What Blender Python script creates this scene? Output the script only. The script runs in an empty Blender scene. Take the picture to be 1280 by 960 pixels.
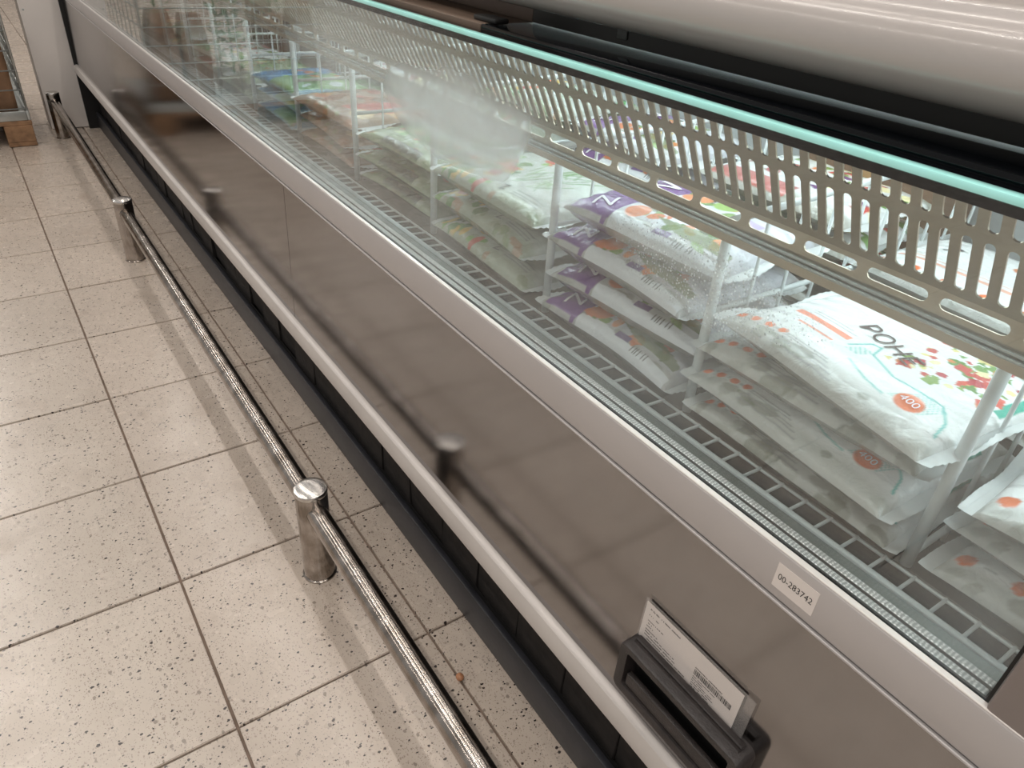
import bpy, bmesh, math, random
import numpy as np
from mathutils import Matrix, Vector

random.seed(7); np.random.seed(7)
SC = bpy.context.scene
COL = SC.collection

# ------------------------------------------------------------------ camera
# world: x runs along the freezer (towards the viewer's right), y into the freezer, z up; metres
WR = ((0.56400317, 0.82336658, 0.06299121),
      (0.48299923, -0.2670555, -0.83390234),
      (-0.66978517, 0.50074827, -0.54830557))
cd = bpy.data.cameras.new('camera'); cam = bpy.data.objects.new('camera', cd); COL.objects.link(cam)
cd.sensor_width = 36.0; cd.lens = 908.4 / 1280 * 36.0; cd.clip_start = 0.02; cd.clip_end = 100
r, d, f = (Vector(v) for v in WR)
cam.matrix_world = Matrix((( r.x, -d.x, -f.x, 0.0), (r.y, -d.y, -f.y, 0.0), (r.z, -d.z, -f.z, 1.0), (0, 0, 0, 1)))
SC.camera = cam
# ------------------------------------------------------------------ world, lamps, exposure
w = bpy.data.worlds.new('world'); SC.world = w; w.use_nodes = True
w.node_tree.nodes['Background'].inputs[0].default_value = (1.0, 0.965, 0.935, 1)
w.node_tree.nodes['Background'].inputs[1].default_value = 0.36
vs = SC.view_settings
vs.view_transform = 'Standard'; vs.look = 'None'; vs.gamma = 1.0; vs.use_curve_mapping = False
vs.exposure = 0.08
LAMP_ROWS = [(0.66, -9.0, 4.4, 3.4), (-0.27, -2.9, 4.4, 2.0), (-0.80, -9.0, 4.4, 6.8), (-2.9, -9.0, 4.4, 4.5), (2.6, -9.0, 4.4, 4.0)]   # y, x from, x to, watts per fixture; last three rows added fill light
LAMPZ = 3.0
def area(name, loc, sx, sy, watts, col):
    l = bpy.data.lights.new(name, 'AREA'); l.shape = 'RECTANGLE'; l.size = sx; l.size_y = sy
    l.energy = watts; l.color = col
    o = bpy.data.objects.new(name, l); o.location = loc; COL.objects.link(o); return o
for (ly, xa, xb, wt) in LAMP_ROWS:
    x = xa
    while x < xb - 0.5:
        area('lamp_tube_light', (x + 0.72, ly, LAMPZ - 0.012), 1.42, 0.05, wt, (1.0, 0.955, 0.905)); x += 1.5
LED_X0, LED_X1 = -2.05, 1.15
for (ly, wt) in ((0.612, 2.8), (0.837, 2.0)):
    area('freezer_led_light', ((LED_X0 + LED_X1) / 2, ly, 0.9215), LED_X1 - LED_X0, 0.02, wt, (0.86, 0.97, 1.0))

# ------------------------------------------------------------------ helpers
def lin(c):
    if isinstance(c, str): c = tuple(int(c[i:i + 2], 16) / 255 for i in (0, 2, 4))
    return tuple(x / 12.92 if x <= 0.04045 else ((x + 0.055) / 1.055) ** 2.4 for x in c[:3])
class NT:
    def __init__(s, name):
        s.m = bpy.data.materials.new(name); s.m.use_nodes = True; s.t = s.m.node_tree
        s.p = s.t.nodes.get('Principled BSDF'); s.out = s.t.nodes.get('Material Output')
    def n(s, typ, **kw):
        nd = s.t.nodes.new(typ)
        for k, v in kw.items():
            if k in ('inp',):
                for a, b in v.items():
                    if hasattr(b, 'is_output') or hasattr(b, 'links'): s.t.links.new(b, nd.inputs[a])
                    else: nd.inputs[a].default_value = b
            else: setattr(nd, k, v)
        return nd
    def link(s, a, b): s.t.links.new(a, b)
    def math(s, op, a, b=0.0, c=None, clamp=False):
        i = {0: a, 1: b}
        if c is not None: i[2] = c
        return s.n('ShaderNodeMath', operation=op, use_clamp=clamp, inp=i).outputs[0]
    def pos(s): return s.n('ShaderNodeNewGeometry').outputs['Position']
    def obj(s): return s.n('ShaderNodeTexCoord').outputs['Object']
    def ramp(s, fac, stops):
        nd = s.n('ShaderNodeValToRGB'); cr = nd.color_ramp
        while len(cr.elements) < len(stops): cr.elements.new(0.5)
        for e, (p, c) in zip(cr.elements, stops):
            e.position = p; e.color = (*c, 1) if len(c) == 3 else c
        s.link(fac, nd.inputs[0]); return nd.outputs[0]
    def smooth(s, x, a, b):
        nd = s.n('ShaderNodeMapRange', interpolation_type='SMOOTHSTEP', inp={0: x, 1: a, 2: b}); return nd.outputs[0]
    def set(s, **kw):
        names = dict(col='Base Color', rough='Roughness', metal='Metallic', ior='IOR', coat='Coat Weight', crough='Coat Roughness',
                     normal='Normal', spec='Specular IOR Level', sss='Subsurface Weight', emit='Emission Color', es='Emission Strength', trans='Transmission Weight', alpha='Alpha')
        for k, v in kw.items():
            sk = s.p.inputs[names[k]]
            if hasattr(v, 'is_output'): s.link(v, sk)
            elif k in ('col', 'emit'): sk.default_value = (*lin(v), 1)
            else: sk.default_value = v
        return s
    def bump(s, h, strength=0.2, dist=0.001):
        return s.n('ShaderNodeBump', inp={'Strength': strength, 'Distance': dist, 'Height': h}).outputs[0]
MATS = {}
def mat(name, col, rough=0.5, metal=0.0, noise=0.06, nscale=30.0, bump=0.0, bscale=300.0, **kw):
    if name in MATS: return MATS[name]
    t = NT(name); c = lin(col)
    nz = t.n('ShaderNodeTexNoise', inp={'Vector': t.obj(), 'Scale': nscale, 'Detail': 3.0}).outputs[0]
    a = tuple(x * (1 - noise) for x in c); b = tuple(min(1, x * (1 + noise)) for x in c)
    t.link(t.ramp(nz, [(0.3, a), (0.7, b)]), t.p.inputs['Base Color'])
    t.set(rough=rough, metal=metal, **kw)
    if bump:
        bz = t.n('ShaderNodeTexNoise', inp={'Vector': t.obj(), 'Scale': bscale, 'Detail': 2.0}).outputs[0]
        t.link(t.bump(bz, bump, 0.001), t.p.inputs['Normal'])
    MATS[name] = t.m; return t.m

def finish(bm, name, m=None, parent=None, smooth=False, angle=None):
    me = bpy.data.meshes.new(name); bm.normal_update(); bm.to_mesh(me); bm.free()
    o = bpy.data.objects.new(name, me); COL.objects.link(o)
    for mm in (m if isinstance(m, (list, tuple)) else [m]):
        if mm: me.materials.append(mm)
    if parent is not None: o.parent = parent
    if smooth: me.polygons.foreach_set('use_smooth', [True] * len(me.polygons))
    if angle:
        me.polygons.foreach_set('use_smooth', [True] * len(me.polygons)); me.set_sharp_from_angle(angle=math.radians(angle))
    return o
def box(bm, x0, x1, y0, y1, z0, z1, bevel=0.0, seg=2):
    vs_ = [bm.verts.new(p) for p in ((x0, y0, z0), (x1, y0, z0), (x1, y1, z0), (x0, y1, z0), (x0, y0, z1), (x1, y0, z1), (x1, y1, z1), (x0, y1, z1))]
    fs = [bm.faces.new([vs_[i] for i in q]) for q in ((3, 2, 1, 0), (4, 5, 6, 7), (0, 1, 5, 4), (1, 2, 6, 5), (2, 3, 7, 6), (3, 0, 4, 7))]
    if bevel:
        es = list({e for f_ in fs for e in f_.edges})
        bmesh.ops.bevel(bm, geom=es, offset=bevel, segments=seg, profile=0.5, affect='EDGES')
def bxo(name, x0, x1, y0, y1, z0, z1, m, parent=None, bevel=0.0, seg=2):
    bm = bmesh.new(); box(bm, x0, x1, y0, y1, z0, z1, bevel, seg); return finish(bm, name, m, parent, angle=35 if bevel else None)
def tube(bm, p0, p1, rad, n=8, cap=True):
    p0 = Vector(p0); p1 = Vector(p1); dd = (p1 - p0); L = dd.length
    q = dd.to_track_quat('Z', 'Y').to_matrix().to_4x4(); q.translation = (p0 + p1) / 2
    bmesh.ops.create_cone(bm, cap_ends=cap, segments=n, radius1=rad, radius2=rad, depth=L, matrix=q)
def extrude_profile(name, prof, x0, x1, m, parent=None, closed=True, angle=30):
    bm = bmesh.new(); n = len(prof)
    A = [bm.verts.new((x0, y, z)) for y, z in prof]; B = [bm.verts.new((x1, y, z)) for y, z in prof]
    for i in range(n if closed else n - 1):
        j = (i + 1) % n; bm.faces.new((A[i], A[j], B[j], B[i]))
    if closed: bm.faces.new(A[::-1]); bm.faces.new(B)
    bmesh.ops.recalc_face_normals(bm, faces=bm.faces)
    return finish(bm, name, m, parent, angle=angle)
def lathe(bm, prof, cx, cy, n=32):
    rings = []
    for rr, z in prof:
        rings.append([bm.verts.new((cx + rr * math.cos(2 * math.pi * k / n), cy + rr * math.sin(2 * math.pi * k / n), z)) for k in range(n)])
    for a, b in zip(rings, rings[1:]):
        for k in range(n): bm.faces.new((a[k], a[(k + 1) % n], b[(k + 1) % n], b[k]))
    bm.faces.new(rings[0][::-1]); bm.faces.new(rings[-1])
def empty(name, loc=(0, 0, 0)):
    o = bpy.data.objects.new(name, None); o.location = loc; o.empty_display_size = 0.05; COL.objects.link(o); return o
def tag(o, label=None, cat=None, group=None, kind=None):
    if label: o['label'] = label
    if cat: o['category'] = cat
    if group: o['group'] = group
    if kind: o['kind'] = kind
    return o
def copy_tree(o, parent=None):
    c = o.copy(); COL.objects.link(c); c.parent = parent; c.matrix_parent_inverse = o.matrix_parent_inverse.copy()
    for ch in o.children: copy_tree(ch, c)
    return c

# ------------------------------------------------------------------ materials
def m_floor():
    t = NT('speckled_tile'); P = t.pos()
    oi = t.n('ShaderNodeObjectInfo').outputs['Random']
    big = t.n('ShaderNodeTexNoise', inp={'Vector': P, 'Scale': 2.6, 'Detail': 4.0}).outputs[0]
    base = t.ramp(big, [(0.3, lin('b7aa9d')), (0.7, lin('c3b6a9'))])
    tone = t.n('ShaderNodeMix', data_type='RGBA', blend_type='MULTIPLY', inp={0: 1.0, 6: base})
    t.link(t.ramp(oi, [(0, (0.95, 0.95, 0.95)), (1, (1.03, 1.03, 1.03))]), tone.inputs[7]); cur = tone.outputs[2]
    wob = t.n('ShaderNodeTexNoise', inp={'Vector': P, 'Scale': 260.0, 'Detail': 2.0})
    wv = t.n('ShaderNodeVectorMath', operation='MULTIPLY_ADD', inp={0: wob.outputs[1], 1: (0.004, 0.004, 0.004), 2: P}).outputs[0]
    for sc, thr, col, rnd, st in ((190.0, 0.20, '9f9186', 0.30, (1, 1.35, 1)), (380.0, 0.20, '94877c', 0.36, (1, 1.2, 1)), (112.0, 0.17, '352b27', 0.12, (1.25, 1, 1)), (230.0, 0.22, '2e2622', 0.07, (1.2, 1, 1)), (60.0, 0.12, '8d8176', 0.22, (1, 1.3, 1))):
        mp = t.n('ShaderNodeMapping', inp={'Vector': wv, 'Scale': st, 'Location': (sc * 0.013, sc * 0.07, 0)}).outputs[0]
        v = t.n('ShaderNodeTexVoronoi', voronoi_dimensions='2D', inp={'Vector': mp, 'Scale': sc})
        rr = t.n('ShaderNodeSeparateColor', inp={0: v.outputs['Color']}).outputs
        size = t.math('MULTIPLY', rr[1], thr * 1.8)
        a = t.math('LESS_THAN', v.outputs['Distance'], size); b = t.math('LESS_THAN', rr[0], rnd)
        mx = t.n('ShaderNodeMix', data_type='RGBA', inp={0: t.math('MULTIPLY', a, b), 6: cur, 7: (*lin(col), 1)}); cur = mx.outputs[2]
    st = t.n('ShaderNodeTexNoise', inp={'Vector': P, 'Scale': 7.0, 'Detail': 6.0, 'Roughness': 0.65}).outputs[0]
    mx = t.n('ShaderNodeMix', data_type='RGBA', blend_type='MULTIPLY', inp={0: t.math('MULTIPLY', t.smooth(st, 0.56, 0.75), 0.35), 6: cur, 7: (*lin('b8a898'), 1)}); cur = mx.outputs[2]
    t.link(cur, t.p.inputs['Base Color'])
    rg = t.n('ShaderNodeTexNoise', inp={'Vector': P, 'Scale': 14.0, 'Detail': 3.0}).outputs[0]
    t.link(t.n('ShaderNodeMapRange', inp={0: rg, 1: 0.3, 2: 0.7, 3: 0.22, 4: 0.31}).outputs[0], t.p.inputs['Roughness'])
    bz = t.n('ShaderNodeTexNoise', inp={'Vector': P, 'Scale': 260.0, 'Detail': 2.0}).outputs[0]
    t.link(t.bump(bz, 0.05, 0.001), t.p.inputs['Normal']); t.set(spec=1.0)
    return t.m
M_TILE = m_floor()
M_GROUT = mat('grout', '7d6c60', 0.9, noise=0.2, nscale=40, bump=0.4, bscale=200)
def m_chrome():
    t = NT('polished_steel'); P = t.pos()
    mp = t.n('ShaderNodeMapping', inp={'Vector': P, 'Scale': (25, 700, 700)}).outputs[0]
    s1 = t.n('ShaderNodeTexNoise', inp={'Vector': mp, 'Scale': 1.0, 'Detail': 4.0}).outputs[0]
    s2 = t.n('ShaderNodeTexNoise', inp={'Vector': P, 'Scale': 30.0, 'Detail': 4.0}).outputs[0]
    t.link(t.ramp(s2, [(0.35, lin('8a8178')), (0.65, lin('b8b1ab'))]), t.p.inputs['Base Color'])
    t.link(t.n('ShaderNodeMapRange', inp={0: s2, 1: 0.3, 2: 0.7, 3: 0.10, 4: 0.24}).outputs[0], t.p.inputs['Roughness'])
    t.link(t.bump(s1, 0.025, 0.0004), t.p.inputs['Normal']); t.set(metal=1.0); return t.m
M_CHROME = m_chrome()
M_BRUSHCAP = mat('brushed_cap', 'c9c6c2', 0.22, 1.0, nscale=60, bump=0.05, bscale=400)
def m_panel():
    t = NT('grey_panel'); P = t.pos()
    nz = t.n('ShaderNodeTexNoise', inp={'Vector': P, 'Scale': 3.0, 'Detail': 3.0}).outputs[0]
    t.link(t.ramp(nz, [(0.3, lin('949190')), (0.7, lin('9a9796'))]), t.p.inputs['Base Color'])
    b = t.n('ShaderNodeTexNoise', inp={'Vector': P, 'Scale': 900.0, 'Detail': 1.0}).outputs[0]
    t.link(t.bump(b, 0.05, 0.0003), t.p.inputs['Normal'])
    t.set(rough=0.11, metal=1.0); return t.m
M_PANEL = m_panel()
M_FRAME = mat('satin_frame', 'bcb8b7', 0.38, 0.35, noise=0.02, nscale=8)
M_EDGE_HIGHLIGHT = mat('edge_highlight', 'f0ebe6', 0.25, 0.2, noise=0.02)
M_POST = mat('corner_post', '8f8784', 0.35, 0.4, noise=0.03)
M_BUMPER = mat('bumper_strip', 'c3bdb8', 0.32, 0.1, noise=0.05, nscale=12)
M_BLACK = mat('black_gasket', '0b0a0a', 0.5, noise=0.1)
M_KICK = mat('kick_strip', '27282d', 0.42, noise=0.25, nscale=25, bump=0.2, bscale=120)
M_RECESS = mat('dark_base', '1d1917', 0.75, noise=0.5, nscale=45, bump=0.6, bscale=90)
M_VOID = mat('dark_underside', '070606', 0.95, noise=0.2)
M_STEEL = mat('galvanised_plate', 'bfb4a1', 0.32, 0.95, noise=0.10, nscale=25, bump=0.05, bscale=120)
M_BEAD = mat('bright_bead', 'c2cccb', 0.2, 0.9, noise=0.04)
def m_spacer():
    t = NT('spacer_bar'); P = t.pos()
    mp = t.n('ShaderNodeMapping', inp={'Vector': P, 'Scale': (1, 2.2, 0.0)}).outputs[0]
    v = t.n('ShaderNodeTexVoronoi', inp={'Vector': mp, 'Scale': 330.0, 'Randomness': 0.25}).outputs['Distance']
    t.link(t.ramp(v, [(0.18, lin('ffffff')), (0.42, lin('a4a8a6'))]), t.p.inputs['Base Color'])
    t.link(t.bump(v, 0.6, 0.002), t.p.inputs['Normal']); t.set(rough=0.3, metal=0.25); return t.m
M_SPACER = m_spacer()
M_GASKET = mat('grey_gasket', '6a6f6c', 0.5, noise=0.08)
M_WIRE = mat('white_wire', 'd9dfe0', 0.35, noise=0.05)
M_LINER = mat('white_liner', 'c4c9ca', 0.45, noise=0.05, nscale=6)
M_TRAYF = mat('inner_tray', '4d4945', 0.5, 0.3, noise=0.3, nscale=50, bump=0.4, bscale=60)
M_TEAL = mat('glass_edge', 'b4fff6', 0.12, 0.0, noise=0.05, coat=0.6)  # bright teal stands in for light carried through the glass edge
M_BLACKGLASS = mat('black_glass', '05070a', 0.06, noise=0.1, spec=0.3)
M_DARKTRIM = mat('dark_trim', '2b2c28', 0.4, noise=0.08)
M_TAUPE = mat('taupe_trim', '6a5a4e', 0.32, 0.2, noise=0.12, nscale=12)
M_HOOD = mat('pale_hood', 'b4aeaa', 0.24, 0.05, noise=0.02, nscale=5, coat=0.5, crough=0.12)
M_LED = NT('led_strip').set(col='ffffff', emit='e6fbff', es=6.0).m
M_LAMPON = NT('lamp_diffuser').set(col='ffffff', emit='fff0e2', es=8.0).m
M_LAMPBODY = mat('lamp_body', 'd8d6d2', 0.4)
M_HANDLE = mat('black_plastic', '302b2a', 0.42, noise=0.25, nscale=60, bump=0.5, bscale=500)
M_HANDLE_SHADE = mat('black_plastic_shaded', '0c0b0b', 0.6, noise=0.2)
M_PAPER = mat('paper', 'dcd4ce', 0.6, noise=0.02)
M_INK = mat('ink', '2a2725', 0.6)
M_INKSOFT = mat('faint_ink', '655f5b', 0.6)
M_BOARD = mat('white_board', 'ebe5e0', 0.35, noise=0.04, nscale=4)
M_BOARDSIDE = mat('board_side', '6c6562', 0.3, noise=0.15, nscale=9)
M_WOOD = mat('pallet_wood', '8a6a4e', 0.8, noise=0.3, nscale=35, bump=0.5, bscale=80)
M_ZINC = mat('zinc_wire', 'b9bdbb', 0.35, 0.7, noise=0.1)
M_NUT = mat('nut_shell', 'a97654', 0.45, noise=0.25, nscale=200)
M_SACK = mat('brown_paper', '7a5d45', 0.8, noise=0.2, nscale=15)
M_LEAF = mat('leaf', '4f6e3a', 0.5, noise=0.35, nscale=20)
M_POT = mat('pot', 'd9d4cd', 0.5, noise=0.05)

def m_glass(name, haze, fog):
    """thin insulating glass: clear, Fresnel-reflecting, with a breath of frost and patches of condensation"""
    t = NT(name); P = t.pos(); nd = t.t.nodes; nd.remove(t.p)
    tr = t.n('ShaderNodeBsdfTransparent', inp={'Color': (0.985, 0.996, 0.992, 1)}).outputs[0]
    gl = t.n('ShaderNodeBsdfGlossy', inp={'Color': (1, 1, 1, 1), 'Roughness': 0.012}).outputs[0]
    ge = t.n('ShaderNodeNewGeometry').outputs
    cs = t.math('ABSOLUTE', t.n('ShaderNodeVectorMath', operation='DOT_PRODUCT', inp={0: ge['Normal'], 1: ge['Incoming']}).outputs['Value'])
    fr = t.math('MULTIPLY_ADD', t.math('POWER', t.math('SUBTRACT', 1.0, cs), 5.0), 0.96, 0.04)
    mx = t.n('ShaderNodeMixShader', inp={0: fr, 1: tr, 2: gl}).outputs[0]
    df = t.n('ShaderNodeBsdfDiffuse', inp={'Color': (0.78, 0.80, 0.79, 1)}).outputs[0]
    tl = t.n('ShaderNodeBsdfTranslucent', inp={'Color': (0.85, 0.9, 0.9, 1)}).outputs[0]
    fs = t.n('ShaderNodeMixShader', inp={0: 0.5, 1: df, 2: tl}).outputs[0]
    sx = t.n('ShaderNodeSeparateXYZ', inp={0: P}).outputs; X, Z = sx[0], sx[2]
    n1 = t.n('ShaderNodeTexNoise', inp={'Vector': P, 'Scale': 9.0, 'Detail': 4.0}).outputs[0]
    fac = t.math('MULTIPLY', t.smooth(n1, 0.25, 0.8), haze * 1.6)
    if fog:
        def blob(cx, cz, rx, rz, wob, a, b, amp):
            ns = t.n('ShaderNodeTexNoise', inp={'Vector': P, 'Scale': 14.0, 'Detail': 3.0}).outputs[0]
            dx = t.math('DIVIDE', t.math('SUBTRACT', X, cx), rx); dz = t.math('DIVIDE', t.math('SUBTRACT', Z, cz), rz)
            dd = t.math('SQRT', t.math('ADD', t.math('MULTIPLY', dx, dx), t.math('MULTIPLY', dz, dz)))
            dd = t.math('ADD', dd, t.math('MULTIPLY', t.math('SUBTRACT', ns, 0.5), wob))
            return t.math('MULTIPLY', t.math('SUBTRACT', 1.0, t.smooth(dd, a, b)), amp)
        b1 = blob(-0.69, 0.8030, 0.235, 0.066, 0.40, 0.0, 1.2, 0.85)
        wipe = t.smooth(t.math('ADD', t.math('MULTIPLY', X, 1.0), t.math('MULTIPLY', Z, -0.5)), -0.985, -0.965)   # wiped streak at its near end
        b1 = t.math('MULTIPLY', b1, t.math('SUBTRACT', 1.0, t.math('MULTIPLY', wipe, 0.55)))
        b2 = blob(-0.918, 0.82, 0.315, 0.09, 0.6, 0.4, 1.2, 0.22)
        b3 = blob(-0.324, 0.7705, 0.135, 0.0405, 0.7, 0.4, 1.05, 1.0)
        vo = t.n('ShaderNodeTexVoronoi', inp={'Vector': P, 'Scale': 380.0})
        drop = t.smooth(vo.outputs['Distance'], 0.40, 0.30)
        rnd = t.n('ShaderNodeSeparateColor', inp={0: vo.outputs['Color']}).outputs[0]
        b3d = t.math('MULTIPLY', b3, t.math('MULTIPLY', drop, t.math('MULTIPLY', rnd, 0.75)))
        b3s = t.math('MULTIPLY', b3, 0.20)
        b4 = blob(-0.522, 0.775, 0.09, 0.0315, 0.5, 0.2, 1.1, 0.28)
        for b in (b1, b2, b3d, b3s, b4): fac = t.math('MAXIMUM', fac, b)
    fin = t.n('ShaderNodeMixShader', inp={0: fac, 1: mx, 2: fs}).outputs[0]
    t.link(fin, t.out.inputs[0]); return t.m
M_GLASS_OUT = m_glass('glass_outer', 0.048, True)
M_GLASS_IN = m_glass('glass_inner', 0.02, False)
def m_sleeve():
    t = NT('clear_sleeve'); t.t.nodes.remove(t.p)
    tr = t.n('ShaderNodeBsdfTransparent', inp={'Color': (0.96, 0.96, 0.96, 1)}).outputs[0]
    gl = t.n('ShaderNodeBsdfGlossy', inp={'Color': (1, 1, 1, 1), 'Roughness': 0.15}).outputs[0]
    df = t.n('ShaderNodeBsdfDiffuse', inp={'Color': (0.75, 0.72, 0.7, 1)}).outputs[0]
    m1 = t.n('ShaderNodeMixShader', inp={0: 0.06, 1: tr, 2: gl}).outputs[0]
    t.link(t.n('ShaderNodeMixShader', inp={0: 0.10, 1: m1, 2: df}).outputs[0], t.out.inputs[0]); return t.m
M_SLEEVE = m_sleeve()

# ------------------------------------------------------------------ floor
TX, TY = 0.3148, 0.3080
floor = bxo('floor', -10.5, 2.2, -3.2, 3.0, -0.05, -0.006, M_GROUT); tag(floor, 'floor of pale speckled square tiles with brown grout', kind='structure')
bm = bmesh.new(); box(bm, -TX / 2 + 0.0018, TX / 2 - 0.0018, -TY / 2 + 0.0022, TY / 2 - 0.0022, -0.008, 0.0)
bmesh.ops.bevel(bm, geom=[e for e in bm.edges if all(abs(v.co.z) < 1e-6 for v in e.verts)], offset=0.0012, segments=2, affect='EDGES')
tile0 = finish(bm, 'tile', M_TILE, floor, angle=40)
first = True
for i in range(-19, 7):
    for j in range(-9, 2):
        o = tile0 if first else tile0.copy()
        if not first: COL.objects.link(o)
        first = False
        o.location = (-0.677 + (i + 0.5) * TX, 0.066 + (j + 0.5) * TY, random.uniform(-0.0006, 0.0004))
        o.rotation_euler = (0, 0, random.uniform(-0.002, 0.002))
bm = bmesh.new()
for (x0, x1, y0, y1) in ((-10.4, -0.677 - 19 * TX, -3.1, 0.68), (-0.677 - 19 * TX, 2.1, -3.1, 0.066 - 9 * TY)):
    nx = max(1, round((x1 - x0) / TX)); ny = max(1, round((y1 - y0) / TY))
    for a in range(nx):
        for b in range(ny):
            X0 = x1 - (a + 1) * TX; Y0 = y1 - (b + 1) * TY
            box(bm, X0 + 0.0018, X0 + TX - 0.0018, Y0 + 0.0022, Y0 + TY - 0.0022, -0.006, 0.0)
o = finish(bm, 'far_tile', M_TILE, floor); o['kind'] = 'stuff'

for (nm, a) in (('wall_back', (-10.5, -10.4, -3.2, 3.0, -0.006, 3.2)), ('wall_right', (-10.4, 2.2, 2.95, 3.0, -0.006, 3.2))):
    tag(bxo(nm, *a, mat('shop_wall', 'b9b2ab', 0.7, noise=0.05, nscale=2)), kind='structure')

# ------------------------------------------------------------------ the freezer
X0, X1 = -4.0, 1.2
FZ = empty('chest_freezer', (-1.4, 0.8, 0))
tag(FZ, 'long supermarket chest freezer with grey front panels, glazed side and perforated rim', 'freezer')
def fz(o): o.parent = FZ; o.matrix_parent_inverse = Matrix.Translation((1.4, -0.8, 0)); return o
def fbox(name, *a, **k): return fz(bxo(name, *a, **k))
fbox('kick_strip', X0, X1, 0.440, 0.452, 0.0, 0.072, M_KICK, bevel=0.003)
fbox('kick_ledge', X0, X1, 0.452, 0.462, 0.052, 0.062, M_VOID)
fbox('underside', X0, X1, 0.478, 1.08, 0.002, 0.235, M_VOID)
bm = bmesh.new(); box(bm, -0.057, 0.057, -0.006, 0.006, -0.088, 0.088, 0.0012, 1)
vent0 = fz(finish(bm, 'base_block', M_RECESS, None, angle=40)); k = 0
x = X0 + 0.06
while x < X1 - 0.05:
    o = vent0 if k == 0 else vent0.copy()
    if k: COL.objects.link(o)
    o.location = (x, 0.468 + random.uniform(-0.003, 0.003), 0.145 + random.uniform(-0.003, 0.003)); o.rotation_euler = (random.uniform(-.05, .05), 0, random.uniform(-.02, .02)); k += 1; x += 0.1146
prof = [(0.4068, 0.244), (0.3996, 0.244), (0.396, 0.2467), (0.39465, 0.253), (0.39555, 0.2674), (0.3987, 0.2764), (0.405, 0.2809), (0.4122, 0.2818), (0.423, 0.2818), (0.423, 0.244)]
fz(extrude_profile('bumper', prof, X0, X1, M_BUMPER))
bm = bmesh.new(); x = X0 + 0.05
while x < X1:
    box(bm, x, x + 0.006, 0.400, 0.414, 0.2405, 0.2444); x += 0.045
fz(finish(bm, 'bumper_clips', M_BLACK))['kind'] = 'stuff'
for (a, b) in ((X0, -1.2908), (-1.2892, 0.45), (0.4515, X1)):     # leaning back a little towards the top
    fz(extrude_profile('front_panel', [(0.4085, 0.2825), (0.4145, 0.5597), (0.4250, 0.5597), (0.4250, 0.2825)], a, b, M_PANEL))
fbox('panel_lip', X0, X1, 0.40815, 0.423, 0.55765, 0.56062, M_FRAME, bevel=0.0008, seg=1)
fbox('panel_gap', X0, X1, 0.4131, 0.423, 0.55945, 0.56305, M_BLACK)
fbox('frame_band', X0, X1, 0.40905, 0.41535, 0.56242, 0.60535, M_FRAME, bevel=0.002)
fbox('band_edge', X0, X1, 0.4104, 0.41598, 0.60508, 0.60688, M_EDGE_HIGHLIGHT, bevel=0.0006, seg=1)  # near-white strip: highlight along the band's top edge put into the colour
fbox('inner_frame', X0, X1, 0.41535, 0.45, 0.523, 0.6022, M_BLACK)
XE = -0.0405                       # end of the glazing against the corner post
fbox('glass_seal', X0, XE, 0.41598, 0.4194, 0.6004, 0.6068, M_BLACK)
fbox('spacer_bar', X0, XE - 0.003, 0.4194, 0.4266, 0.6004, 0.6072, M_SPACER, bevel=0.001, seg=1)
fbox('glass_seal', X0, XE, 0.4266, 0.42912, 0.6004, 0.6066, M_BLACK)
fbox('spacer_bar', X0, XE - 0.003, 0.42912, 0.43632, 0.6004, 0.6072, M_SPACER, bevel=0.001, seg=1)
fbox('sill', X0, XE, 0.43632, 0.45, 0.595, 0.604, M_GASKET, bevel=0.001, seg=1)
fbox('corner_post', XE + 0.001, 0.018, 0.40995, 0.45, 0.6058, 0.8956, M_POST, bevel=0.003)
fbox('post_gasket', XE - 0.0012, XE + 0.001, 0.41535, 0.45, 0.604, 0.8956, M_BLACK)
ZT = 0.8947
for (a, b) in ((X0 + 0.01, XE - 0.0015), (0.021, X1 - 0.01)):
    fbox('glass_pane', a, b, 0.41634, 0.41904, 0.60778, ZT - 0.005, M_GLASS_OUT)
    fbox('glass_pane', a, b, 0.4365, 0.4392, 0.60418, ZT - 0.005, M_GLASS_IN)
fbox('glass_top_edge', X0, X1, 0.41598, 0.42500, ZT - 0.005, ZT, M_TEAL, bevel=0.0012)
fbox('edge_seal', X0, X1, 0.4176, 0.4401, ZT - 0.011, ZT - 0.0052, M_BLACKGLASS)
fbox('edge_filler', X0, X1, 0.4255, 0.4401, ZT - 0.0050, ZT - 0.0020, M_BLACKGLASS)

# perforated rim plate, sloping down into the freezer
def slot_cell(bm, a0, a1, b0, b1, hw, hb0, hb1, fn, swap=False, n=5):
    """one cell of a plate with a rounded slot cut through it, slot running along b"""
    ac = (a0 + a1) / 2
    top = [(ac + hw * math.cos(math.pi - math.pi * k / n), hb1 - hw + hw * math.sin(math.pi - math.pi * k / n)) for k in range(n + 1)]
    bot = [(ac + hw * math.cos(-math.pi * k / n), hb0 + hw + hw * math.sin(-math.pi * k / n)) for k in range(n + 1)]
    inn = top + bot
    out = [(a0 + (a1 - a0) * k / n, b1) for k in range(n + 1)] + [(a1 - (a1 - a0) * k / n, b0) for k in range(n + 1)]
    g = (lambda p: fn(p[1], p[0])) if swap else (lambda p: fn(p[0], p[1]))
    I = [bm.verts.new(g(p)) for p in inn]; O = [bm.verts.new(g(p)) for p in out]
    for k in range(len(I)):
        j = (k + 1) % len(I); bm.faces.new((I[k], I[j], O[j], O[k]))
SA, CA = math.sin(math.radians(27)), math.cos(math.radians(27))
pl = lambda x, t: (x, 0.4415 + t * SA, 0.8862 - t * CA)
bm = bmesh.new(); p = 0.0135
x = -0.325 - p / 2 - p * 268
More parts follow.
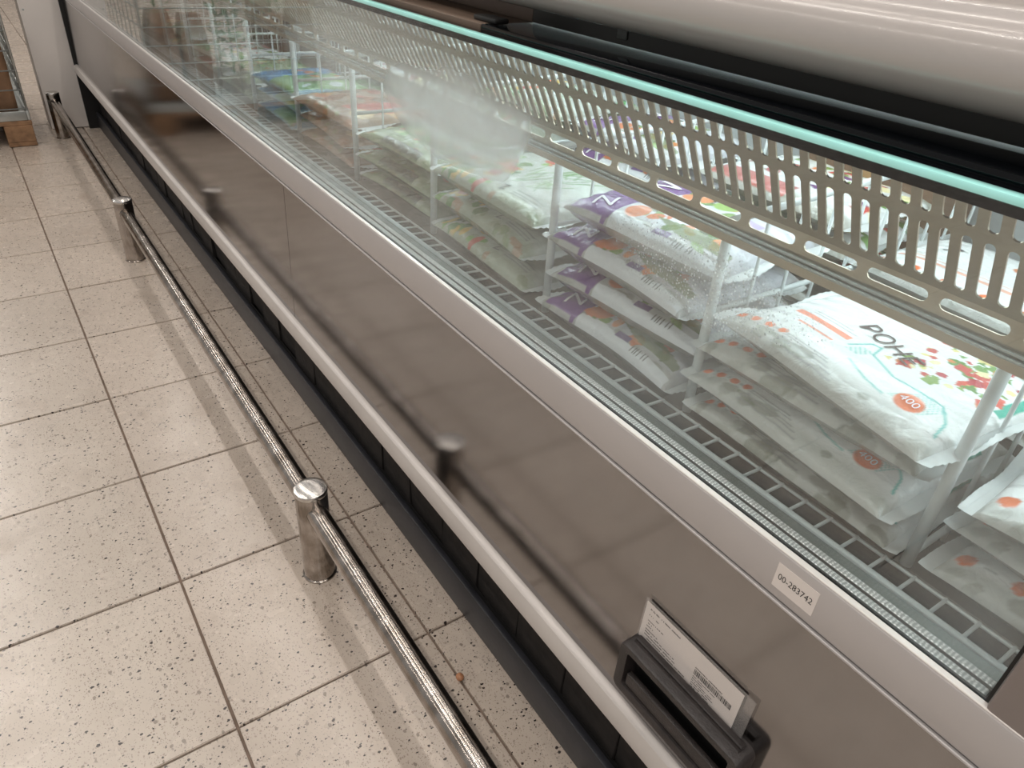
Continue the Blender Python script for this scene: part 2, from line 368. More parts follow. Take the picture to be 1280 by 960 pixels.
while x < X1 - 0.02:
    slot_cell(bm, x, x + p, -0.0027, 0.0300, 0.0034, 0.0014, 0.0266, pl)
    slot_cell(bm, x, x + p, 0.0300, 0.0842, 0.0034, 0.0338, 0.0781, pl); x += p
bmesh.ops.remove_doubles(bm, verts=bm.verts, dist=0.0002)
o = fz(finish(bm, 'perforated_plate', M_STEEL)); md = o.modifiers.new('s', 'SOLIDIFY'); md.thickness = 0.0014; md.offset = 0
yb, zb = pl(0, 0.0842)[1:]
bm = bmesh.new(); p2 = 0.0528; x = -0.6115 - p2 * 63
st = lambda x, z: (x, yb, z)
while x < X1 - 0.05:
    slot_cell(bm, zb - 0.0162, zb - 0.0, x, x + p2, 0.0043, x + 0.0040, x + 0.0488, st, swap=True); x += p2
vs_ = [bm.verts.new(q) for q in ((x, yb, zb - 0.0162), (X0 + 0.05, yb, zb - 0.0162), (X0 + 0.05, yb + 0.002, zb - 0.033), (x, yb + 0.002, zb - 0.033))]; bm.faces.new(vs_)
bmesh.ops.remove_doubles(bm, verts=bm.verts, dist=0.0002)
o = fz(finish(bm, 'slotted_lip', M_STEEL)); md = o.modifiers.new('s', 'SOLIDIFY'); md.thickness = 0.0014; md.offset = 0
bm = bmesh.new(); tube(bm, (X0 + 0.05, yb - 0.001, zb - 0.0195), (x, yb - 0.001, zb - 0.0195), 0.0019, 10); tube(bm, (X0 + 0.05, yb - 0.001, zb - 0.0237), (x, yb - 0.001, zb - 0.0237), 0.0016, 10)
fz(finish(bm, 'lip_bead', M_BEAD, smooth=True))

# top: dark glass ledge, dark upright, pale rounded hood
XD = -0.6885
for (a, b, mg, mt) in ((XD, X1, M_BLACKGLASS, M_DARKTRIM), (X0, XD - 0.0005, M_TAUPE, M_TAUPE)):
    fbox('top_ledge', a, b, 0.44055, 0.5175, 0.8866, 0.89875, mg, bevel=0.0015)
    fbox('ledge_upright', a, b, 0.5058, 0.5148, 0.89893, 0.9505, mt)
fbox('ledge_clip_and_glint', XD - 0.03, XD + 0.012, 0.45, 0.468, 0.89884, 0.90415, M_BLACK, bevel=0.002)
fbox('ledge_clip_and_glint', -0.5535, -0.54, 0.504, 0.50598, 0.9037, 0.9118, M_GASKET, bevel=0.001)  # small grey piece put in to stand for a glint
cy, cz, rr = 0.4815, 0.9442, 0.02835
prof = [(cy + rr * math.cos(a), cz + rr * math.sin(a)) for a in [math.radians(90 + 180 * k / 24) for k in range(25)]]
prof += [(0.504, cz - rr), (0.54, 0.9325), (1.044, 0.9325), (1.08, 0.955), (1.08, 0.9865), (0.72, 0.991), (0.558, 0.980)]
fz(extrude_profile('rounded_hood', prof, X0, X1, M_HOOD, angle=25))
for ly in (0.612, 0.837):
    fbox('led_housing', LED_X0, LED_X1, ly - 0.018, ly + 0.018, 0.92305, 0.93232, M_LED)
# inside
fbox('inner_tray', X0, X1, 0.45, 1.035, 0.523, 0.532, M_TRAYF)
fbox('inner_back', X0, X1, 1.035, 1.08, 0.235, 0.9325, M_LINER)
fbox('end_wall', X0 - 0.02, X0, 0.400, 1.08, 0.0, 0.986, M_BLACK)
fbox('end_wall', X1, X1 + 0.02, 0.400, 1.08, 0.0, 0.986, M_POST)
# inventory sticker on the band
def text_mesh(txt, size):
    cu = bpy.data.curves.new('t', 'FONT'); cu.body = txt; cu.size = size; cu.resolution_u = 3; cu.align_x = 'CENTER'; cu.align_y = 'CENTER'
    ob = bpy.data.objects.new('t', cu); COL.objects.link(ob)
    dg = bpy.context.evaluated_depsgraph_get(); me = bpy.data.meshes.new_from_object(ob.evaluated_get(dg))
    bpy.data.objects.remove(ob); bpy.data.curves.remove(cu); return me
stk = fbox('inventory_sticker', -0.19035, -0.15372, 0.40869, 0.40905, 0.57205, 0.59608, M_PAPER); stk['label'] = 'small white sticker printed 00-283742'
me = text_mesh('00-283742', 0.0074); me.materials.append(M_INK)
o = bpy.data.objects.new('lettering', me); COL.objects.link(o); o.parent = stk; o.rotation_euler = (math.pi / 2, 0, 0); o.location = (-0.1720, 0.40855, 0.5840)
sx = 0.0306 / max(v.co.x for v in me.vertices) / 2
o.scale = (sx, 1.15, 1)

# black handle cup with a card in a clear sleeve standing behind it
bm = bmesh.new()
def rrect(x0, x1, z0, z1, rad, y, n=5):
    pts = []
    for (cx, cz_, a0) in ((x1 - rad, z1 - rad, 0), (x0 + rad, z1 - rad, 90), (x0 + rad, z0 + rad, 180), (x1 - rad, z0 + rad, 270)):
        for k in range(n + 1):
            a = math.radians(a0 + 90 * k / n); pts.append((cx + rad * math.cos(a), y, cz_ + rad * math.sin(a)))
    return [bm.verts.new(q) for q in pts]
hx0, hx1, hz0, hz1 = -0.3033, -0.1494, 0.3240, 0.3935
yf = 0.387                        # front of the rim; the panel behind it is at 0.41
loops = [rrect(hx0, hx1, hz0, hz1, 0.009, 0.4120), rrect(hx0, hx1, hz0, hz1, 0.009, yf + 0.002), rrect(hx0 + .0014, hx1 - .0014, hz0 + .0014, hz1 - .0014, 0.0076, yf),
         rrect(hx0 + 0.009, hx1 - 0.009, hz0 + 0.008, hz1 - 0.009, 0.0045, yf), rrect(hx0 + 0.011, hx1 - 0.011, hz0 + 0.010, hz1 - 0.011, 0.0036, yf + 0.0014), rrect(hx0 + 0.0125, hx1 - 0.0125, hz0 + 0.011, hz1 - 0.011, 0.0036, 0.4090)]
for a, b in zip(loops, loops[1:]):
    for k in range(len(a)):
        j = (k + 1) % len(a); bm.faces.new((a[k], a[j], b[j], b[k]))
bm.faces.new(loops[-1]); bmesh.ops.recalc_face_normals(bm, faces=bm.faces)
HD = fz(finish(bm, 'handle', M_HANDLE, angle=40)); HD['label'] = 'black plastic recessed handle'
bxo('handle_ledge', hx0 + 0.0145, hx1 - 0.0145, 0.3895, 0.3965, hz0 + 0.0125, hz0 + 0.030, M_HANDLE, None, bevel=0.002).parent = HD
bxo('handle_cavity_shade', hx0 + 0.013, hx1 - 0.013, 0.4050, 0.4088, hz0 + 0.0115, hz1 - 0.0115, M_HANDLE_SHADE).parent = HD  # darker sheet: shade inside the recess put into the colour
for z in (0.3945, 0.3977):
    bxo('card_clip', -0.2950, -0.1580, 0.3950 + (z - 0.3945) * 1.2, 0.4058, z - 0.0032, z, M_HANDLE, None, bevel=0.001, seg=1).parent = HD
def ysl(z): return 0.4075 + (z - 0.380) * 0.035
def slab(x0, x1, z0, z1, off, thick):
    bm = bmesh.new(); ya, yc = ysl(z0) + off, ysl(z1) + off
    v = [bm.verts.new(q) for q in ((x0, ya, z0), (x1, ya, z0), (x1, yc, z1), (x0, yc, z1), (x0, ya + thick, z0), (x1, ya + thick, z0), (x1, yc + thick, z1), (x0, yc + thick, z1))]
    for q in ((0, 1, 2, 3), (7, 6, 5, 4), (0, 4, 5, 1), (1, 5, 6, 2), (2, 6, 7, 3), (3, 7, 4, 0)): bm.faces.new([v[i] for i in q])
    return bm
SL = fz(finish(slab(-0.3005, -0.1658, 0.3795, 0.4458, -0.0014, 0.0011), 'card_sleeve', M_SLEEVE)); SL['label'] = 'clear plastic sleeve'
CD = fz(finish(slab(-0.2987, -0.1774, 0.3804, 0.4421, -0.0009, 0.0003), 'printed_card', M_PAPER)); CD['label'] = 'white printed card with a barcode'
bm = bmesh.new()
def ink(x0, x1, z0, z1):
    bm.faces.new([bm.verts.new(q) for q in ((x0, ysl(z0) - 0.00105, z0), (x1, ysl(z0) - 0.00105, z0), (x1, ysl(z1) - 0.00105, z1), (x0, ysl(z1) - 0.00105, z1))])
def line(x0, x1, z, h=0.00145):
    x = x0
    while x < x1:
        wd = random.uniform(0.00055, 0.0013)
        if random.random() < 0.86: ink(x, min(x1, x + wd), z, z + h * random.uniform(0.75, 1.1))
        x += wd + 0.0003
line(-0.2926, -0.2519, 0.4351, 0.0019); line(-0.2926, -0.2797, 0.4277)
for z, L in ((0.4203, 0.0216), (0.4166, 0.0072), (0.4129, 0.009), (0.4082, 0.0162), (0.4045, 0.040), (0.4008, 0.042), (0.3971, 0.056), (0.3934, 0.036)): line(-0.2926, -0.2926 + L, z)
line(-0.2287, -0.1963, 0.4208, 0.0015)
x = -0.2287
while x < -0.1843:
    wd = random.choice((0.0004, 0.0007, 0.0011)); ink(x, x + wd, 0.4124, 0.4193); x += wd + random.choice((0.00035, 0.0006))
for z, L in ((0.4091, 0.027), (0.4064, 0.0126), (0.4036, 0.025), (0.4008, 0.027), (0.3980, 0.0216), (0.3953, 0.0234)): line(-0.2287, -0.2287 + L, z, 0.0012)
finish(bm, 'card_print', M_INK, None).parent = CD

# ------------------------------------------------------------------ wire shelves and dividers
DIV = [-0.1395, -0.3762, -0.6147, -0.891, -1.1565, -1.422, -1.6875, -1.953, -2.2185, -2.484, -2.7495, -3.015, 0.108, 0.36]
ZS = 0.5905
bm = bmesh.new(); tube(bm, (0, -0.0013, 0.0005), (0, 0.027, -0.001), 0.0016, 8); CROSS = bpy.data.meshes.new('cross_wire'); bm.to_mesh(CROSS); bm.free(); CROSS.materials.append(M_WIRE)
def wire_shelf(x0, x1, label):
    E = empty('wire_shelf', ((x0 + x1) / 2, 0.468, ZS)); tag(E, label, 'shelf', 'white wire shelves on the freezer floor')
    inv = Matrix.Translation((-(x0 + x1) / 2, -0.468, -ZS))
    def part(nm, bm, m_, sm=True):
        o = finish(bm, nm, m_, E, smooth=sm); o.matrix_parent_inverse = inv
    bm = bmesh.new(); tube(bm, (x0, 0.4667, ZS), (x1, 0.4667, ZS), 0.0037, 10); part('front_bar', bm, M_WIRE)
    bm = bmesh.new(); tube(bm, (x0, 0.494, ZS - 0.0015), (x1, 0.494, ZS - 0.0015), 0.0016, 8); part('inner_wire', bm, M_WIRE)
    k = math.ceil((x0 + 0.4266) / 0.02493); x = -0.4266 + k * 0.02493
    while x < x1 - 0.004:
        o = bpy.data.objects.new('cross_wire', CROSS); COL.objects.link(o); o.parent = E; o.location = (x - (x0 + x1) / 2, 0, 0); x += 0.02493
    bm = bmesh.new(); box(bm, x0, x1, 0.4965, 1.02, ZS - 0.006, ZS - 0.0005, 0.001, 1); part('shelf_plate', bm, M_TRAYF, False)
for (a, b, l) in ((-1.155, 1.1, 'white wire shelf under the purple and orange-badged bags'), (-2.35, -1.158, 'white wire shelf under the bags beyond the fogged glass'), (-3.96, -2.353, 'white wire shelf at the end beside the white board')):
    wire_shelf(a, b, l)
def make_divider():
    E = empty('wire_divider', (0, 0.5013, ZS))
    inv = Matrix.Translation((0, -0.5013, -ZS)); zt = 0.7885
    def part(nm, segs, rad, n=8):
        bm = bmesh.new()
        for a, b in segs: tube(bm, a, b, rad, n)
        o = finish(bm, nm, M_WIRE, E, smooth=True); o.matrix_parent_inverse = inv
    part('front_post', [((0, 0.5013, ZS), (0, 0.5013, zt))], 0.0048, 12)
    part('rear_post', [((0, 1.0, ZS), (0, 1.0, zt + 0.02))], 0.0040, 12)
    part('lower_rail', [((0, 0.5013, ZS + 0.010), (0, 1.0, ZS + 0.010))], 0.003); part('top_rail', [((0, 0.5013, zt), (0, 1.0, zt + 0.02))], 0.0035); part('middle_rail', [((0, 0.5013, ZS + 0.11), (0, 1.0, ZS + 0.11))], 0.003)
    part('thin_wires', [((0.002, 0.5013 + 0.05 * k, ZS), (0.002, 0.5013 + 0.05 * k, zt + 0.002 * k)) for k in range(1, 10)], 0.0018)
    return E
dv = make_divider(); NB = []
names = {0: 'between the orange-badged bags and the white bags by the corner post', 1: 'between the purple bags and the orange-badged bags', 2: 'between the purple bags and the green-stem bags', 3: 'between the green-stem bags and the leafy green bags', 4: 'between the leafy green bags and the red and brown bags', 5: 'between the red and brown bags and the blue bags'}
for i, x in enumerate(DIV):
    o = dv if i == 0 else copy_tree(dv); o.location.x = x
    tag(o, 'white wire divider ' + names[i] if i in names else ('white wire divider beyond the blue bags towards the white board' if i < 12 else 'white wire divider behind the corner post'), 'divider', 'white wire dividers in the freezer')

# ------------------------------------------------------------------ bags of frozen food
def m_film(name, spec=0.5):
    t = NT(name)
    at = t.n('ShaderNodeAttribute', attribute_name='Col').outputs['Color']
    t.link(at, t.p.inputs['Base Color']); O = t.obj()
    n1 = t.n('ShaderNodeTexNoise', inp={'Vector': O, 'Scale': 28.0, 'Detail': 5.0, 'Roughness': 0.6, 'Distortion': 1.2}).outputs[0]
    n2 = t.n('ShaderNodeTexNoise', inp={'Vector': O, 'Scale': 110.0, 'Detail': 2.0}).outputs[0]
    h = t.math('ADD', n1, t.math('MULTIPLY', n2, 0.35))
    t.link(t.bump(h, 0.55, 0.006), t.p.inputs['Normal']); t.set(rough=0.26, spec=spec, coat=0.25, crough=0.1); return t.m
M_FILM = m_film('printed_film')
M_SEAL = mat('crimped_seal', 'd3d6d6', 0.3, noise=0.05)
M_LBROWN = mat('brown_lettering', '4a3b38', 0.5)
M_LWHITE = mat('white_lettering', 'e9e4ec', 0.5)
M_LGREEN = mat('dark_lettering', '4b4f55', 0.5)
class Canvas:
    def __init__(s, nu, nv, L, W, base):
        s.u, s.v = np.meshgrid(np.linspace(-1, 1, nu + 1), np.linspace(-1, 1, nv + 1), indexing='ij')
        s.asp = W / L; s.c = np.empty((nu + 1, nv + 1, 3)); s.c[:] = lin(base); s.L = L; s.W = W
    def put(s, m, col, a=1.0):
        m = np.clip(m.astype(float), 0, 1)[..., None] * a; s.c = s.c * (1 - m) + np.array(lin(col)) * m
    def ell(s, cu, cv, ru, rv, col, rot=0, a=1.0):
        x = (s.u - cu); y = (s.v - cv) * s.asp; c, n = math.cos(rot), math.sin(rot)
        X = x * c + y * n; Y = -x * n + y * c
        d = np.sqrt((X / ru) ** 2 + (Y / (rv * s.asp)) ** 2); s.put(np.clip((1.08 - d) * 8, 0, 1), col, a)
    def rect(s, u0, u1, v0, v1, col, a=1.0, skew=0.0):
        uu = s.u - skew * s.v; s.put((uu > u0) & (uu < u1) & (s.v > v0) & (s.v < v1), col, a)
    def poly(s, pts, col, a=1.0):
        m = np.zeros(s.u.shape, bool); n = len(pts)
        for i in range(n):
            (x1, y1), (x2, y2) = pts[i], pts[(i + 1) % n]
            if y1 == y2: continue
            c = ((y1 > s.v) != (y2 > s.v)) & (s.u < (x2 - x1) * (s.v - y1) / (y2 - y1) + x1); m ^= c
        s.put(m, col, a)
    def stroke(s, pts, wd, col, a=1.0):
        for (x1, y1), (x2, y2) in zip(pts, pts[1:]):
            dx, dy = x2 - x1, (y2 - y1) * s.asp; LL = dx * dx + dy * dy + 1e-9
            t = np.clip(((s.u - x1) * dx + (s.v - y1) * s.asp * dy) / LL, 0, 1)
            d = np.hypot(s.u - x1 - t * dx, (s.v - y1) * s.asp - t * dy); s.put(np.clip(1.5 - d / wd, 0, 1), col, a)
    def chunks(s, n, u0, u1, v0, v1, cols, r0, r1, rng):
        for _ in range(n):
            cu, cv, r_ = rng.uniform(u0, u1), rng.uniform(v0, v1), rng.uniform(r0, r1); k = rng.randint(3, 6); a0 = rng.uniform(0, 6.28)
            if rng.random() < 0.35: s.ell(cu, cv, r_, r_ * rng.uniform(0.5, 1) / 1, rng.choice(cols), rng.uniform(0, 3))
            else: s.poly([(cu + r_ * math.cos(a0 + 6.28 * i / k) * rng.uniform(.7, 1.2), cv + r_ / s.asp * math.sin(a0 + 6.28 * i / k) * rng.uniform(.7, 1.2)) for i in range(k)], rng.choice(cols))
VEG = ['c8443c', 'd4513f', '7fa04a', '5f8a3f', 'e0cf86', 'eadfae', 'd97b3c', '6f9a4c', 'b83a44']
def paint(kind, c, rng):
    if kind == 'badge':
        for i, u in enumerate((-0.93, -0.80, -0.66, -0.53)):
            c.ell(u, -0.80 + 0.02 * i, 0.040, 0.046, 'e2703a'); c.rect(u + 0.055, u + 0.10, -0.83, -0.80, '8a8a8a', .5); c.rect(u + 0.055, u + 0.09, -0.77, -0.745, '8a8a8a', .5)
        for k in range(5): c.rect(-0.50, 0.15 - 0.05 * k, -0.93 + 0.045 * k, -0.915 + 0.045 * k, '8e8f92', 0.55)
        c.rect(-0.78, -0.20, -0.30, -0.21, 'f0825c', 0.9, 0.0); c.rect(-0.62, -0.25, -0.47, -0.42, 'f0825c', 0.8)
        c.rect(-0.70, -0.22, -0.16, -0.14, '9a9a9a', .6); c.rect(-0.70, -0.30, -0.10, -0.08, '9a9a9a', .6)
        c.stroke([(-0.15, -0.35), (-0.08, -0.12), (0.0, -0.10), (0.05, -0.28), (0.35, -0.42), (0.75, -0.36), (0.88, -0.52), (0.93, -0.72)], 0.010, '5fbdb6')
        for k in range(7): c.stroke([(-0.12 + 0.018 * k, -0.42), (-0.07 + 0.018 * k, -0.25)], 0.004, '5fbdb6', .8)
        for k in range(11): c.stroke([(0.48 + 0.025 * k, -0.66), (0.60 + 0.022 * k, -0.40)], 0.0045, '79c9c3', .8)
        c.stroke([(0.02, -0.55), (0.25, -0.66), (0.45, -0.70)], 0.010, '5fbdb6', .8)
        c.chunks(75, 0.12, 0.92, -0.20, 0.92, VEG, 0.03, 0.075, rng)
        c.poly([(0.62, 0.96), (0.80, 0.90), (0.97, 0.55), (0.97, 0.05), (0.90, 0.05), (0.88, 0.5), (0.74, 0.78), (0.60, 0.86)], '2fae98')
        c.ell(0.62, -0.60, 0.105, 0.125, 'e2703a')
    elif kind == 'purple':
        c.rect(-0.93, -0.42, -0.98, 1, '6b3a86'); c.poly([(-0.44, -1), (-0.40, -0.2), (-0.30, 0.5), (-0.36, 1), (-0.5, 1), (-0.5, -1)], '6b3a86')
        c.chunks(26, -0.38, 0.34, -0.35, 0.95, ['d9793f', 'e08a45', '6d8f3c', '8fae4c', '4c3a2a', '5a6b35', 'e2c35a'], 0.05, 0.12, rng)
        c.chunks(16, -0.36, 0.75, -0.86, -0.5, ['cf6f38', 'd98442', '55752f', '6f8f3a', '46522a'], 0.05, 0.11, rng); c.ell(-0.26, -0.66, 0.12, 0.17, 'd0703a'); c.ell(-0.18, 0.35, 0.16, 0.14, 'df8346', 0.6); c.ell(0.15, 0.45, 0.14, 0.2, '93b94f')
        c.poly([(-0.40, -0.88), (-0.1, -0.84), (0.2, -0.90), (0.95, -0.88), (0.95, -1.0), (-0.40, -1.0)], 'dcdee2')
        c.poly([(-0.05, -0.60), (0.4, -0.52), (0.92, -0.66), (0.92, -0.80), (0.3, -0.78)], '69783f', .85)
        c.rect(0.10, 0.30, -0.90, -0.80, '5b3a78'); c.rect(0.42, 0.70, 0.10, 0.30, 'b9a3d3', .8)
        for k in range(7): c.rect(0.38 + .035 * k, 0.392 + .035 * k, -0.95, -0.86, '55504e')
    elif kind == 'stem':
        for k in range(40):
            u = rng.uniform(-0.1, 0.55); v = rng.uniform(-0.5, 0.4); c.stroke([(u, v), (u + rng.uniform(-.2, .2), v + rng.uniform(.15, .5))], 0.012, rng.choice(['6f9b56', '8cb46e', '5d8a4d']), .75)
        c.chunks(26, -0.9, -0.2, -0.3, 0.9, ['5d8a3f', '7fae4c', 'd86a3a', 'c9452f', 'ddb64e', '4e7a38'], 0.05, 0.13, rng)
        c.chunks(22, -0.92, -0.05, -0.98, -0.3, ['4f7f38', '6f9f45', 'cf5f32', 'b8402c', 'd9b050', '3f6a30'], 0.05, 0.12, rng); c.ell(-0.22, -0.55, 0.07, 0.09, 'b4243a')
        for k in range(3): c.rect(0.35, 0.85, -0.8 + .07 * k, -0.77 + .07 * k, '7d8286', .6)
        c.poly([(0.7, 1), (0.95, 0.4), (0.95, 1)], '4fa05a')
    elif kind == 'leafy':
        c.chunks(60, -0.95, 0.95, -0.6, 0.95, ['4f8a3c', '6da84c', '3f7434', '8cbf62', 'c9d6a0', 'd86a3a', 'b8382f'], 0.05, 0.15, rng)
        for k in range(16): c.stroke([(rng.uniform(-.9, .9), rng.uniform(-.9, .5)), (rng.uniform(-.9, .9), rng.uniform(-.5, .9))], 0.008, 'e4efe0', .8)
        c.rect(-0.5, 0.5, -0.98, -0.8, '2d2d2c', .8)
    elif kind == 'redbrown':
        c.chunks(36, -0.9, 0.9, -0.9, 0.9, ['a8552f', '8a4a2c', 'c46a3a', 'b8342c', 'd9a35a', '6e3c26'], 0.07, 0.2, rng)
        c.poly([(0.15, -0.7), (0.75, -0.5), (0.85, 0.4), (0.3, 0.5)], 'bf3b34'); c.ell(0.7, -0.55, 0.2, 0.22, 'e3c79a')
    elif kind == 'blue':
        c.rect(-0.95, 0.1, -1, 1, '2f7fb5'); c.rect(-0.1, 0.95, -1, 1, '74a24c', .8, 0.1); c.chunks(20, -0.6, 0.8, -0.6, 0.8, ['d9e4ea', '2a6fa5', '8fbf5a', 'd07a4a', '3e7d3a'], 0.06, 0.16, rng)
    elif kind == 'dots':
        for i in range(5): c.ell(-0.9 + 0.36 * i, -0.72, 0.060, 0.085, 'e2703a'); c.rect(-0.80 + .36 * i, -0.70 + .36 * i, -0.74, -0.71, '8a8a8a', .6)
        c.rect(-0.9, 0.6, -0.42, -0.34, 'f0a080', .8); c.rect(-0.8, 0.5, -0.27, -0.23, 'f0a080', .6); c.chunks(24, 0.0, 0.9, 0.3, 0.95, VEG, 0.04, 0.09, rng)
    elif kind == 'mixed':
        c.chunks(60, -0.95, 0.95, -0.5, 0.95, VEG + ['6b3a86', 'f2f2f2', 'f2f2f2'], 0.05, 0.14, rng); c.rect(-0.9, 0.2, -0.95, -0.6, rng.choice(['6b3a86', '3f8a4a', 'b8382f']), .8)
def shade_sides(c, rng, tint):  # bag sides tinted darker: shade put into colour, plus contents showing through
    m = np.clip((np.abs(c.v) - 0.70) * 7, 0, 1) * 0.75
    c.put(m, tint)
    for _ in range(26):
        sgn = rng.choice((-1, 1)); c.ell(rng.uniform(-.95, .95), sgn * rng.uniform(.84, .99), rng.uniform(.04, .14), rng.uniform(.03, .08), rng.choice((['8e8f84', '7f8273', 'a9aaa2', 'c4c5c0', '6f7562'] if tint[0] in 'ab' else [tint, '6d8a4a', 'a8643c', '5f6f45', '8a7a5a', 'b9bdb0'])), rng.uniform(-.3, .3), 0.55)
def make_bag(name, kind, L, W, T, base='e6e8e8', nu=96, nv=72, seed=0, letters=None):
    tint = dict(leafy='74825c', redbrown='86654f', blue='6f93a6', stem='98a088', mixed='a39f90', purple='a9a7a4').get(kind, 'b0b0aa')
    rng = random.Random(seed); c = Canvas(nu, nv, L, W, base); shade_sides(c, rng, tint); paint(kind, c, rng)
    ph = [(rng.uniform(2, 7), rng.uniform(2, 6), rng.uniform(0, 6.28)) for _ in range(6)]
    def S(u, v, side=1.0):
        h = (T / 2) * np.maximum(0, 1 - np.abs(u) ** 4) ** 0.36 * np.maximum(0, 1 - np.abs(v) ** 4) ** 0.40
        lump = sum(np.sin(a * u + p_) * np.sin(b * v + 1.7 * p_) for a, b, p_ in ph) / 6
        wr = np.sin(v * 26 + 3 * np.sin(4 * u + ph[0][2])) * np.exp(-(1 - np.abs(u)) * 7) * 0.0016 + np.sin(u * 19 + 4 * v) * np.exp(-(1 - np.abs(v)) * 6) * 0.0010
        z = side * h * (1 + 0.07 * lump) + wr * (1 - np.abs(u) ** 20) * (1 - np.abs(v) ** 20)
        x = L / 2 * u * (1 - 0.035 * (1 - v * v)); y = W / 2 * v * (1 - 0.05 * (1 - u * u) + 0.02 * np.sin(3 * u + ph[1][2]))
        return x, y, z
    def grid(nu, nv, side):
        u, v = np.meshgrid(np.linspace(-1, 1, nu + 1), np.linspace(-1, 1, nv + 1), indexing='ij')
        u = np.sign(u) * (1 - (1 - np.abs(u)) ** 1.0); x, y, z = S(u, v, side); return np.stack([x, y, z], -1).reshape(-1, 3)
    def faces(nu, nv, off, flip):
        i, j = np.meshgrid(np.arange(nu), np.arange(nv), indexing='ij'); a = (i * (nv + 1) + j + off).ravel()
        q = np.stack([a, a + nv + 1, a + nv + 2, a + 1], 1); return q[:, ::-1] if flip else q
    bu, bv = 24, 18
    V = np.concatenate([grid(nu, nv, 1.0), grid(bu, bv, -1.0)]); F = np.concatenate([faces(nu, nv, 0, False), faces(bu, bv, (nu + 1) * (nv + 1), True)])
    me = bpy.data.meshes.new(name); me.from_pydata(V.tolist(), [], F.tolist())
    cb = Canvas(bu, bv, L, W, tint); shade_sides(cb, random.Random(seed), tint)
    if kind == 'purple': cb.rect(-0.93, -0.42, -1, 1, '6b3a86')
    C = np.concatenate([c.c.reshape(-1, 3), cb.c.reshape(-1, 3)]); C = np.concatenate([C, np.ones((len(C), 1))], 1)
    at = me.color_attributes.new('Col', 'FLOAT_COLOR', 'POINT'); at.data.foreach_set('color', C.astype(np.float32).ravel())
    me.polygons.foreach_set('use_smooth', [True] * len(me.polygons)); me.materials.append(M_FILM); me.update()
    root = bpy.data.objects.new(name, me); COL.objects.link(root)
    for s in (-1, 1):      # crimped end seals
        bm = bmesh.new(); n = 40; rows = []
        for k in range(n + 1):
            v = -1 + 2 * k / n; x, y, _ = S(np.array(float(s)), np.array(v))
            zz = 0.0007 * (1 if k % 2 else -1); dr = 0.002 * math.sin(5 * v + s)
            rows.append([bm.verts.new((float(x) - s * 0.001, float(y), 0)), bm.verts.new((float(x) + s * 0.005, float(y) * 0.995, zz + dr)), bm.verts.new((float(x) + s * 0.010, float(y) * 0.99, zz + 2 * dr))])
        for a, b in zip(rows, rows[1:]):
            for q in (0, 1): bm.faces.new((a[q], a[q + 1], b[q + 1], b[q]))
        finish(bm, 'end_seal', M_SEAL, root, smooth=True)
    for (txt, u0, v0, size, rot, m_) in (letters or []):
        tm = text_mesh(txt, size); bm = bmesh.new(); bm.from_mesh(tm); bpy.data.meshes.remove(tm)
        bmesh.ops.subdivide_edges(bm, edges=[e for e in bm.edges if e.calc_length() > 0.006], cuts=2); cr, sr = math.cos(rot), math.sin(rot)
        for vv in bm.verts:
            px = u0 * L / 2 + vv.co.x * cr - vv.co.y * sr; py = v0 * W / 2 + vv.co.x * sr + vv.co.y * cr
            x, y, z = S(np.array(px / (L / 2)), np.array(py / (W / 2))); vv.co = (float(x), float(y), float(z) + 0.0010)
        finish(bm, 'lettering', m_, root)
    return root
BADGE = [make_bag('frozen_food_bag', 'badge', 0.2124, 0.18, 0.0297, 'eceeee', 150, 110, s, [('РОНЕ', -0.02, 0.02, 0.026, -0.25, M_LBROWN), ('400', 0.62, -0.60, 0.011, 0, M_LWHITE)]) for s in (1, 2)]
PURP = [make_bag('frozen_food_bag', 'purple', 0.2142, 0.1755, 0.0375, 'd3d4dc', 150, 110, s, [('N', -0.66, 0.30, 0.060, 1.2, M_LWHITE), ('N', -0.66, -0.72, 0.036, 0.35, M_LWHITE)]) for s in (3, 4)]
STEM = [make_bag('frozen_food_bag', 'stem', 0.2358, 0.18, 0.0375, 'c6cbc4', 110, 80, s, [('орск', 0.05, 0.72, 0.022, -0.15, M_LGREEN), ('Z', 0.2, -0.75, 0.02, 0.2, M_LGREEN)]) for s in (5, 6)]
LEAF = [make_bag('frozen_food_bag', 'leafy', 0.234, 0.18, 0.0306, '93a083', 80, 60, 7)]
REDB = [make_bag('frozen_food_bag', 'redbrown', 0.2358, 0.18, 0.0306, '9a7f6a', 80, 60, 8)]
BLUE = [make_bag('frozen_food_bag', 'blue', 0.225, 0.171, 0.0279, '7fa3b8', 80, 60, 9)]
DOTS = [make_bag('frozen_food_bag', 'dots', 0.2124, 0.18, 0.0297, 'e9eaea', 110, 80, 10, [('7', -0.65, 0.25, 0.03, -0.4, M_LGREEN)])]
MIX = [make_bag('frozen_food_bag', 'mixed', 0.2142, 0.18, 0.0297, 'e4e6e6', 80, 60, s) for s in (11, 12)]
used = set()
def place(proto, loc, rot, label, group):
    if proto.name in used: o = copy_tree(proto)
    else: o = proto; used.add(proto.name)
    o.location = loc; o.rotation_euler = rot; tag(o, label, 'bag', group); return o
ORD = ['bottom', 'second lowest', 'third lowest', 'fourth lowest', 'fifth lowest']
ZB = ZS + 0.0005
